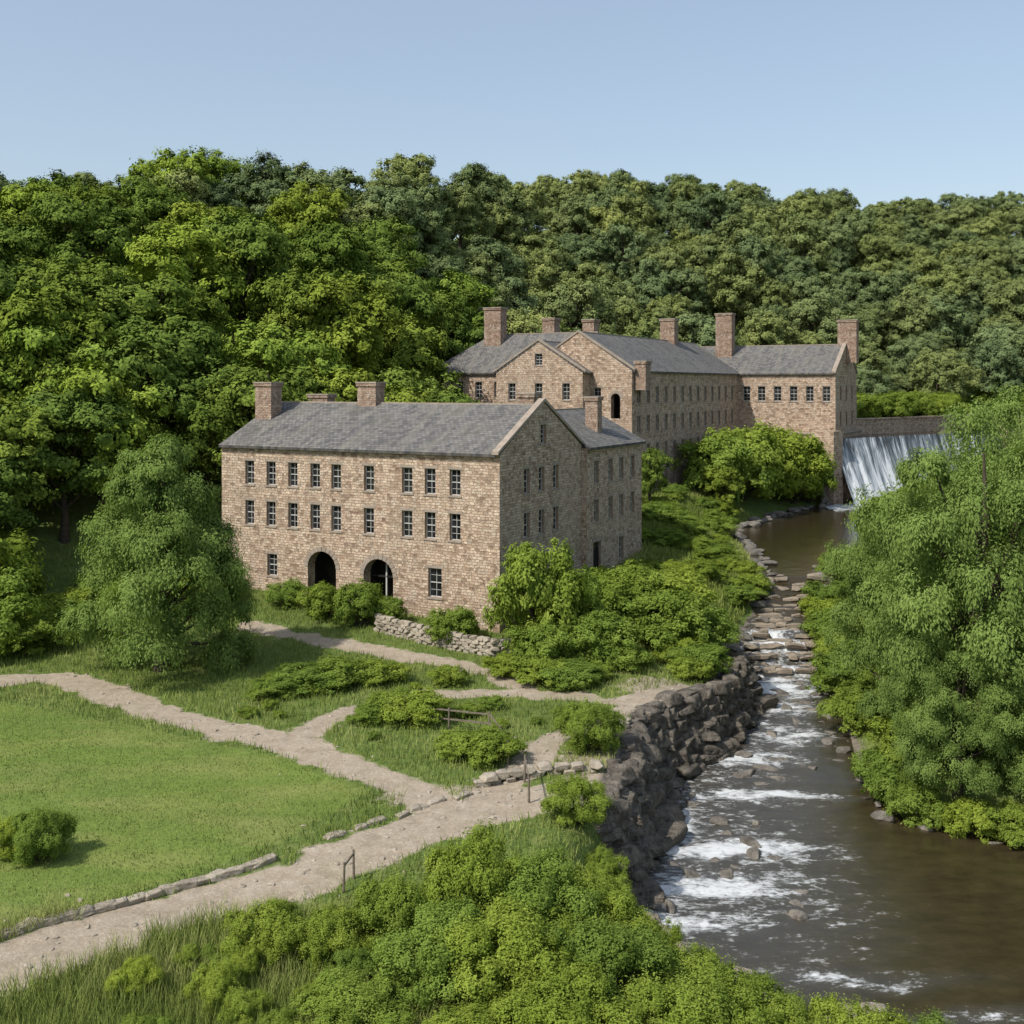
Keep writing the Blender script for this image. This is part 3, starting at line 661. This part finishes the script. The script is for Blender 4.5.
# ------------------------------------------------------------ vegetation
def tube(pts,rad,k=7):
    V=[];Q=[];pts=[np.array(p,float) for p in pts]
    for i,p in enumerate(pts):
        d=pts[min(i+1,len(pts)-1)]-pts[max(i-1,0)];d/=np.linalg.norm(d)+1e-9
        a=np.cross(d,[.3,1,.1]);a/=np.linalg.norm(a);b=np.cross(d,a)
        for j in range(k):
            t=6.2832*j/k;V.append(p+rad[i]*(a*math.cos(t)+b*math.sin(t)))
    for i in range(len(pts)-1):
        for j in range(k):
            Q.append((i*k+j,i*k+(j+1)%k,(i+1)*k+(j+1)%k,(i+1)*k+j))
    return np.array(V),np.array(Q)
TEAR=([-1,-.6,-.2,.2,.6,1],[.9,1.,.95,.78,.52,.14])
def plant(name,seed,H,Rx,crown0,nl,nc,nleaf,leaf,mat,trunk=True,profile='round',droop=0,asp=.5,lr_=(.32,.46),up=1.0,stray_=.08,cr_=(.20,.36)):
    r=np.random.default_rng(seed);cz=(H+crown0)/2;rz=(H-crown0)/2
    lobes=[]
    for i in range(nl):
        a=i*2.399+r.uniform(-.4,.4);t=(i+.5)/nl
        zz=np.clip(-0.85+1.66*t+r.uniform(-.1,.1),-.9,.85)
        rad=r.uniform(*lr_)
        if profile=='tear': rr=float(np.interp(zz,*TEAR));rad*=.55+.5*rr
        else: rr=(max(.05,1-abs(zz)**2.4))**.5
        q=max(0,rr-rad*.75)*r.uniform(.8,1.08)
        lobes.append((math.cos(a)*q*Rx,math.sin(a)*q*Rx,cz+zz*rz*(1-rad*.55),rad*Rx))
    if profile=='tear':
        for zq,rq in ((-.5,.7),(0,.6),(.4,.4),(.72,.22)): lobes.append((0,0,cz+zq*rz,Rx*rq))
    else:
        lobes.append((0,0,cz,Rx*.68));lobes.append((r.uniform(-.12,.12)*Rx,r.uniform(-.12,.12)*Rx,cz+rz*.42,Rx*.55))
    P=[];Nn=[];T=[]
    for (lx,ly,lz,lr) in lobes:
        lt=r.uniform(.15,.85);ncl=int(nc*(1.6 if lr>.5*Rx else 1))
        d=r.normal(size=(ncl,3));d/=np.linalg.norm(d,axis=1)[:,None];d[:,2]=np.where(d[:,2]<-.35,-d[:,2]*.6,d[:,2])
        cc=np.array([lx,ly,lz])+d*lr*r.uniform(.66,.98,(ncl,1))*np.array([1,1,.9]);cr=min(lr,Rx*.42)*r.uniform(*cr_,ncl)
        for k in range(ncl):
            n=int(nleaf*r.uniform(.7,1.3));e=r.normal(size=(n,3));e/=np.linalg.norm(e,axis=1)[:,None]
            e=e+d[k]*.45+np.array([0,0,.2]);e/=np.linalg.norm(e,axis=1)[:,None]
            rad=cr[k]*(r.uniform(.1,1.45,(n,1))**.8)
            stray=(r.random((n,1))<stray_)*r.uniform(0,1.1,(n,1))*cr[k]
            p=cc[k]+e*(rad+stray)*np.array([1,1,.85*up])
            if droop: p[:,2]-=droop*r.uniform(0,1,n)**2*cr[k]*1.8
            nn=e*.6+d[k]*.85+np.array([0,0,.3])+r.normal(size=(n,3))*.34
            P.append(p);Nn.append(nn)
            T.append(np.clip(lt*.5+r.uniform(0,.3)+r.uniform(-.2,.25,n)+.10*e[:,2],0,1))
    P=np.concatenate(P);Nn=np.concatenate(Nn);T=np.concatenate(T)
    ok=P[:,2]>.02;P,Nn,T=P[ok],Nn[ok],T[ok];n=len(P)
    Nn/=np.linalg.norm(Nn,axis=1)[:,None]
    rv=r.normal(size=(n,3));
    if droop: rv=rv*.35+np.array([0,0,-1.])
    t=rv-(rv*Nn).sum(1)[:,None]*Nn;t/=np.linalg.norm(t,axis=1)[:,None]+1e-9;b=np.cross(Nn,t)
    s=leaf*r.uniform(.55,1.3,(n,1));
    V=np.stack([P+t*s,P+b*s*asp,P-t*s,P-b*s*asp],1).reshape(-1,3);Q=np.arange(4*n).reshape(n,4)
    tint=np.repeat(T,4);mi=np.zeros(n,int)
    tb=max(.05,H*.022)
    tubes=[]
    if trunk:
        tubes.append(tube([(0,0,-.6),(0.05*H*.2,0,H*.15),(0,.02*H,H*.4),(.01*H,0,H*.7),(0,0,H*.88)],[tb*1.5,tb,tb*.8,tb*.45,tb*.12]))
        for (lx,ly,lz,lr) in lobes:
            z0=max(H*.12,min(lz-lr*.6,H*.55)) if lz>crown0 else H*.2
            tubes.append(tube([(0,0,z0*.75),(lx*.5,ly*.5,z0+(lz-z0)*.35),(lx*.95,ly*.95,lz+lr*.3)],[tb*.45,tb*.3,tb*.08],5))
    else:
        for (lx,ly,lz,lr) in lobes: tubes.append(tube([(lx*.2,ly*.2,-.2),(lx*.5,ly*.5,lz*.5),(lx,ly,lz)],[tb,tb*.6,tb*.2],4))
    Vs=[V];Qs=[Q];o=len(V)
    for tv,tq in tubes: Vs.append(tv);Qs.append(tq+o);o+=len(tv);mi=np.concatenate([mi,np.ones(len(tq),int)]);tint=np.concatenate([tint,np.zeros(len(tv))])
    return mk_mesh(name,np.concatenate(Vs),np.concatenate(Qs),[mat,M_BARK],mi,tint)
def put(name,me,x,y,s=1,sz=None,rot=None,dz=0,parent=None):
    o=D.objects.new(name,me);o.location=(x,y,g1(x,y)+dz);sz=s if sz is None else sz
    o.scale=(s,s,sz);o.rotation_euler=(0,0,rng.uniform(0,6.28) if rot is None else rot);return link(o,parent)
FT=[plant('tree_crown_%d'%i,100+i,rng.uniform(14,17),rng.uniform(5.4,6.1),1.5,11,22,76,.22,M_LEAF,lr_=(.36,.5),cr_=(.18,.34)) for i in range(6)]
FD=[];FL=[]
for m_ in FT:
    c_=m_.copy();c_.materials[0]=M_LEAF_HAZE;FD.append(c_)
for m_ in FT[:3]:
    c_=m_.copy();c_.materials[0]=M_LEAFL;FL.append(c_)
BU=[plant('bush_far_%d'%i,200+i,3.2,2.6,-.4,10,22,70,.10,M_SHRUB,False,stray_=.15) for i in range(4)]
NS=[plant('bush_near_%d'%i,300+i,3.2,1.9,-.3,13,32,110,.046,M_SHRUB,False,up=2.2,lr_=(.24,.38),stray_=.28,cr_=(.12,.32)) for i in range(4)]
fo=empty('hillside_forest');nt_=0
yy=78.
while yy<380:
    sp=9.4 if yy<170 else 9.8
    xx=-.56*yy-12
    while xx<.56*yy+14:
        x=xx+rng.uniform(-3,3);y=yy+rng.uniform(-3,3);xx+=sp
        ys_=float(ystart(x))
        beh=x>56 and y>178 and float(sdam(x,y))>13
        if (y<ys_-(2 if x<40 else 0) and not beh) or y>ys_+128: continue
        if x>-13 and y<170 and x<62: continue
        if 40<x<114 and y<219 and not beh: continue
        s=rng.uniform(.72,1.32)
        if beh and y<219: s*=.7
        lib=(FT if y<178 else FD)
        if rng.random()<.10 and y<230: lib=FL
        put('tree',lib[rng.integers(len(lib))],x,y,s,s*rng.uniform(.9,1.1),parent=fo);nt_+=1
    yy+=sp*.9
for x,y,s in ((-13,116,1.05),(-7,121,.95),(-19,111,1.1),(-12,127,1.2),(-2,122,.8),(-14,138,1.2),(-17,150,1.2),(-8,165,1.1),(4,168,1.1),(-27,103,1.0),(-33,104,1.2),(-42,84,.9),(-47,78,.8)):
    put('tree',FT[rng.integers(6)],x,y,s,parent=fo)
for x,y,s in ((-36,96,1.05),(-24,112,1.15),(-15,122,.95),(-10,176,1.2),(-42,100,1.1)):
    put('tree',FL[rng.integers(3)],x,y,s,parent=fo)
for k in range(55):
    y=rng.uniform(70,205);x=.42*y+rng.uniform(10,40)
    if y>150: x=.50*y+rng.uniform(10,40)
    s=rng.uniform(.55,.85);put('tree',FT[rng.integers(6)],x,y,s,parent=fo)
print('forest',nt_)
wl=plant('willow_crown_a',401,16.6,5.9,-1.6,26,26,180,.11,M_WILLOW,True,'tear',.7,.42,stray_=.15,lr_=(.28,.42))
put('willow_tree',wl,-22.9,71.5,1,1.0,0)
wl2=plant('willow_crown_b',402,18.8,7.2,-1.2,32,22,230,.105,M_WILLOW,True,'round',.9,.42,(.20,.36),stray_=.15,cr_=(.16,.36))
put('willow_tree',wl2,26.0,60.5,1.0,1.03,.6)
put('willow_tree',wl2,33,69,1.0,1.15,2.5)
put('willow_tree',wl2,23.4,57.6,.5,.5,4.0)
put('willow_tree',wl2,28.0,55.6,.5,.42,2.0)
put('willow_tree',wl2,24.4,69.5,.66,.76,1.0)
def bushes(name,lst,lib,parent=None):
    for x,y,s,sz in lst: put(name,lib[rng.integers(4)],x,y,s,sz,parent=parent)
bushes('bush',[(1.6,76.2,1.35,2.2),(4.5,78.5,1.2,1.55),(-40,79,2.2,2.4),(-36.5,75.5,1.6,1.6),(30,146,2.7,2.8),(34.5,151,2.7,2.8),(26.5,140.5,2.2,2.4),(38.8,154,2.5,2.7),(41.8,156.5,1.5,2.2),(7.2,79,1.3,1.35),(10.5,78,1.4,1.2),(5.5,73.5,1.2,1.0),(2,72,1.0,.9)],BU)
sm=empty('small_tree_group')
put('tree',FT[1],15.6,124,.42,.5,parent=sm);put('tree',FT[3],26,135,.45,.45,parent=sm)
un=empty('wild_shrub_undergrowth')
bushes('shrub',[(-14.3,83.5,.8,.75),(-11.2,81.5,.85,.95),(-9.3,81.6,.6,.6),(-4.3,77.8,.75,.75),(-17.5,86,.7,.6),(-3.5,79,.5,.5),
 (-12.5,67,.9,.45),(-10.5,68,.9,.5),(-8.2,68.5,.7,.4),(-14.5,65.5,.6,.3),(-6.8,61.5,.65,.45),(-5.2,60.5,.8,.5),(-7.8,60.3,.5,.3),(-4,68.5,.5,.35),
 (-2.5,55.3,.6,.35),(-1.0,54.6,.7,.45),(1.9,69.5,.9,.45),(3.8,69,.8,.4),(-.4,70.8,.6,.4),
 (13.5,80,1.2,.9),(12,84,1.5,1.1),(9,84,1.4,1.1)],BU,un)
cnt=0
while cnt<150:
    y=rng.uniform(68,135);x=rng.uniform(2,30)
    a=np.array([x]);b=np.array([y])
    s_=(x-O[0])*u[0]+(y-O[1])*u[1];t_=(x-O[0])*v[0]+(y-O[1])*v[1]
    if s_>-1.2 and -1<t_<28: continue
    if inside(a,b,RIVER)[0] or seg_dist(a,b,RIVER,True)[0]<1.3: continue
    if path_dist(a,b)[0]<1.2: continue
    if y<72 and x>6: continue
    if y>98 and rng.random()<.6: continue
    s=rng.uniform(.35,.95);put('shrub',BU[rng.integers(4)],x,y,s,s*rng.uniform(.45,.75),parent=un);cnt+=1
for k in range(80):
    y=rng.uniform(54,170);x=np.interp(y,[54,57.5,66,76,86,95,104,125,147,175,190],[25,20.3,20.6,22.6,24.4,26.8,30,41,55,74,90])+rng.uniform(.3,6)
    s=rng.uniform(.5,1.1);put('shrub',BU[rng.integers(4)],x,y,s,s*.8,parent=un)
for x,y in ((25,54.3),(27,54.4),(23,55.4),(21,57),(20.5,59),(29.5,54.6),(20.8,62)): put('shrub',BU[rng.integers(4)],x,y,.6,.55,parent=un)
for k in range(50):
    x=rng.uniform(-55,-24);y=rng.uniform(73,84)+max(0,(x+35)*.9);s=rng.uniform(.5,1.2)
    if path_dist(np.array([x]),np.array([y]))[0]>1.5: put('shrub',BU[rng.integers(4)],x,y,s,s*.7,parent=un)
for k in range(150):
    if k<70:
        s0=rng.uniform(14,54);o0=-rng.uniform(9,20);x=DO[0]+DD[0]*s0+DN[0]*o0;y=DO[1]+DD[1]*s0+DN[1]*o0
    else:
        x=rng.uniform(20,125);y=rng.uniform(210,230) if x>50 else rng.uniform(178,188)
    s=rng.uniform(.8,1.7);put('shrub',BU[rng.integers(4)],x,y,s,s*.8,parent=un)
nsb=empty('foreground_shrubs')
bushes('shrub',[(-1.2,36.4,1.05,1.15),(.8,36.0,1.1,.95),(2.4,36.2,.95,.75),(-3.6,36,.9,.8),(-2.3,33.6,1.1,.8),(0,33.0,1.2,.85),(2.6,33.4,1.1,.75),(4.1,35.4,.8,.65),(-6.1,35.4,.7,.55),(-8.0,35.6,.75,.6),(3.3,39,.6,.5),
 (5.8,34.2,.95,.7),(7.6,33.8,.9,.7),(5.2,31.2,1.1,.85),(7.7,31.2,1.1,.85),(1.5,30.6,1.1,.65),(10.4,32.8,.9,.75),(12.3,32.2,.8,.65),(-4.5,31.5,.9,.45),(15,31,1.0,.85),(18,30.5,1.1,.95),(-1,29.6,1,.5),
 (-18.6,43.2,.75,.6),(-19.8,43.6,.6,.5),(4.0,56.3,1.0,.75),(2.7,47.0,.8,.6),(3.7,45.6,.6,.45),(1.4,38.9,.5,.35)],NS,nsb)
for k in range(60):
    x=rng.uniform(-12,9);y=rng.uniform(29,37.5)
    if path_dist(np.array([x]),np.array([y]))[0]<.6: continue
    s=rng.uniform(.2,.5);put('shrub',NS[rng.integers(4)],x,y,s,s*.8,parent=nsb)
for k in range(50):
    x=rng.uniform(-16,3);y=rng.uniform(54,72)
    a=np.array([x]);b=np.array([y])
    if path_dist(a,b)[0]<.7 or inside(a,b,LAWN)[0]: continue
    s=rng.uniform(.12,.35);put('shrub',BU[rng.integers(4)],x,y,s,s*.7,parent=un)
def grass(name,n,xr,yr,h0,h1,w,cond,tb=0.):
    x=rng.uniform(*xr,n);y=rng.uniform(*yr,n)
    k=cond(x,y);x,y=x[k],y[k];n=len(x);z=ground(x,y)
    a=rng.uniform(0,6.28,n);h=rng.uniform(h0,h1,n)*(.6+.8*fbm(x*.8,y*.8,51));la=rng.uniform(0,6.28,n);ln=h*rng.uniform(.1,.6,n)
    dx,dy=np.cos(a)*w,np.sin(a)*w
    B=np.stack([x,y,z-.02],1);d=np.stack([dx,dy,0*dx],1);l=np.stack([np.cos(la)*ln,np.sin(la)*ln,h],1)
    V=np.stack([B-d,B+d,B+l+d*.25,B+l-d*.25],1).reshape(-1,3)
    t=np.clip(.45+1.3*(fbm(x*.35,y*.35,61)-.5)+rng.uniform(-.25,.3,n)+tb,0,1)
    return link(D.objects.new(name,mk_mesh(name,V,np.arange(4*n).reshape(n,4),[M_GRASSB],None,np.repeat(t,4))))
nopath=lambda x,y:(pmask(x,y)<.5)&~inside(x,y,RIVER)&(seg_dist(x,y,RIVER,True)>1.2)
grass('lawn_grass',180000,(-42,-5),(30,70),.04,.12,.018,lambda x,y:nopath(x,y)&inside(x,y,LAWN))
grass('wild_grass',170000,(-38,24),(36,96),.15,.42,.022,lambda x,y:nopath(x,y)&~inside(x,y,LAWN))
grass('tall_foreground_grass',90000,(-20,14),(27,38.5),.3,.95,.013,lambda x,y:nopath(x,y)&~inside(x,y,LAWN),.25)
grass('bank_grass',60000,(6,34),(90,140),.3,.7,.05,nopath)

# ------------------------------------------------------------ sky, sun, camera
S=Vector((-.68,-.55,.0)).normalized();el=math.radians(48)
S=Vector((S.x*math.cos(el),S.y*math.cos(el),math.sin(el)))
w=D.worlds.new('World');SC.world=w;w.use_nodes=True;nt=w.node_tree
bg=nt.nodes['Background'];sk=nt.nodes.new('ShaderNodeTexSky');sk.sky_type='NISHITA';sk.sun_disc=False
sk.sun_elevation=el;sk.sun_rotation=math.atan2(S.x,S.y)%(2*math.pi);sk.air_density=1.2;sk.dust_density=1.8;sk.ozone_density=1.3
hz=mix(nt,.25,sk.outputs[0],(4.9,5.45,6.2))   # thin summer haze over the whole sky
nt.links.new(hz,bg.inputs[0]);bg.inputs[1].default_value=.15
sl=D.lights.new('sun','SUN');sl.energy=4.35;sl.angle=math.radians(.55);sl.color=(1,.95,.87)
so=D.objects.new('sun',sl);so.rotation_euler=S.to_track_quat('Z','Y').to_euler();so.location=(-60,-20,90);link(so)
cd=D.cameras.new('camera');cd.sensor_width=36;cd.lens=38.6;cd.shift_y=-.124;cd.clip_start=.5;cd.clip_end=8000
co=D.objects.new('camera',cd);co.location=(0,0,18.6);co.rotation_euler=(math.radians(90),0,0);link(co);SC.camera=co
SC.view_settings.view_transform='Standard';SC.view_settings.look='None';SC.view_settings.exposure=0
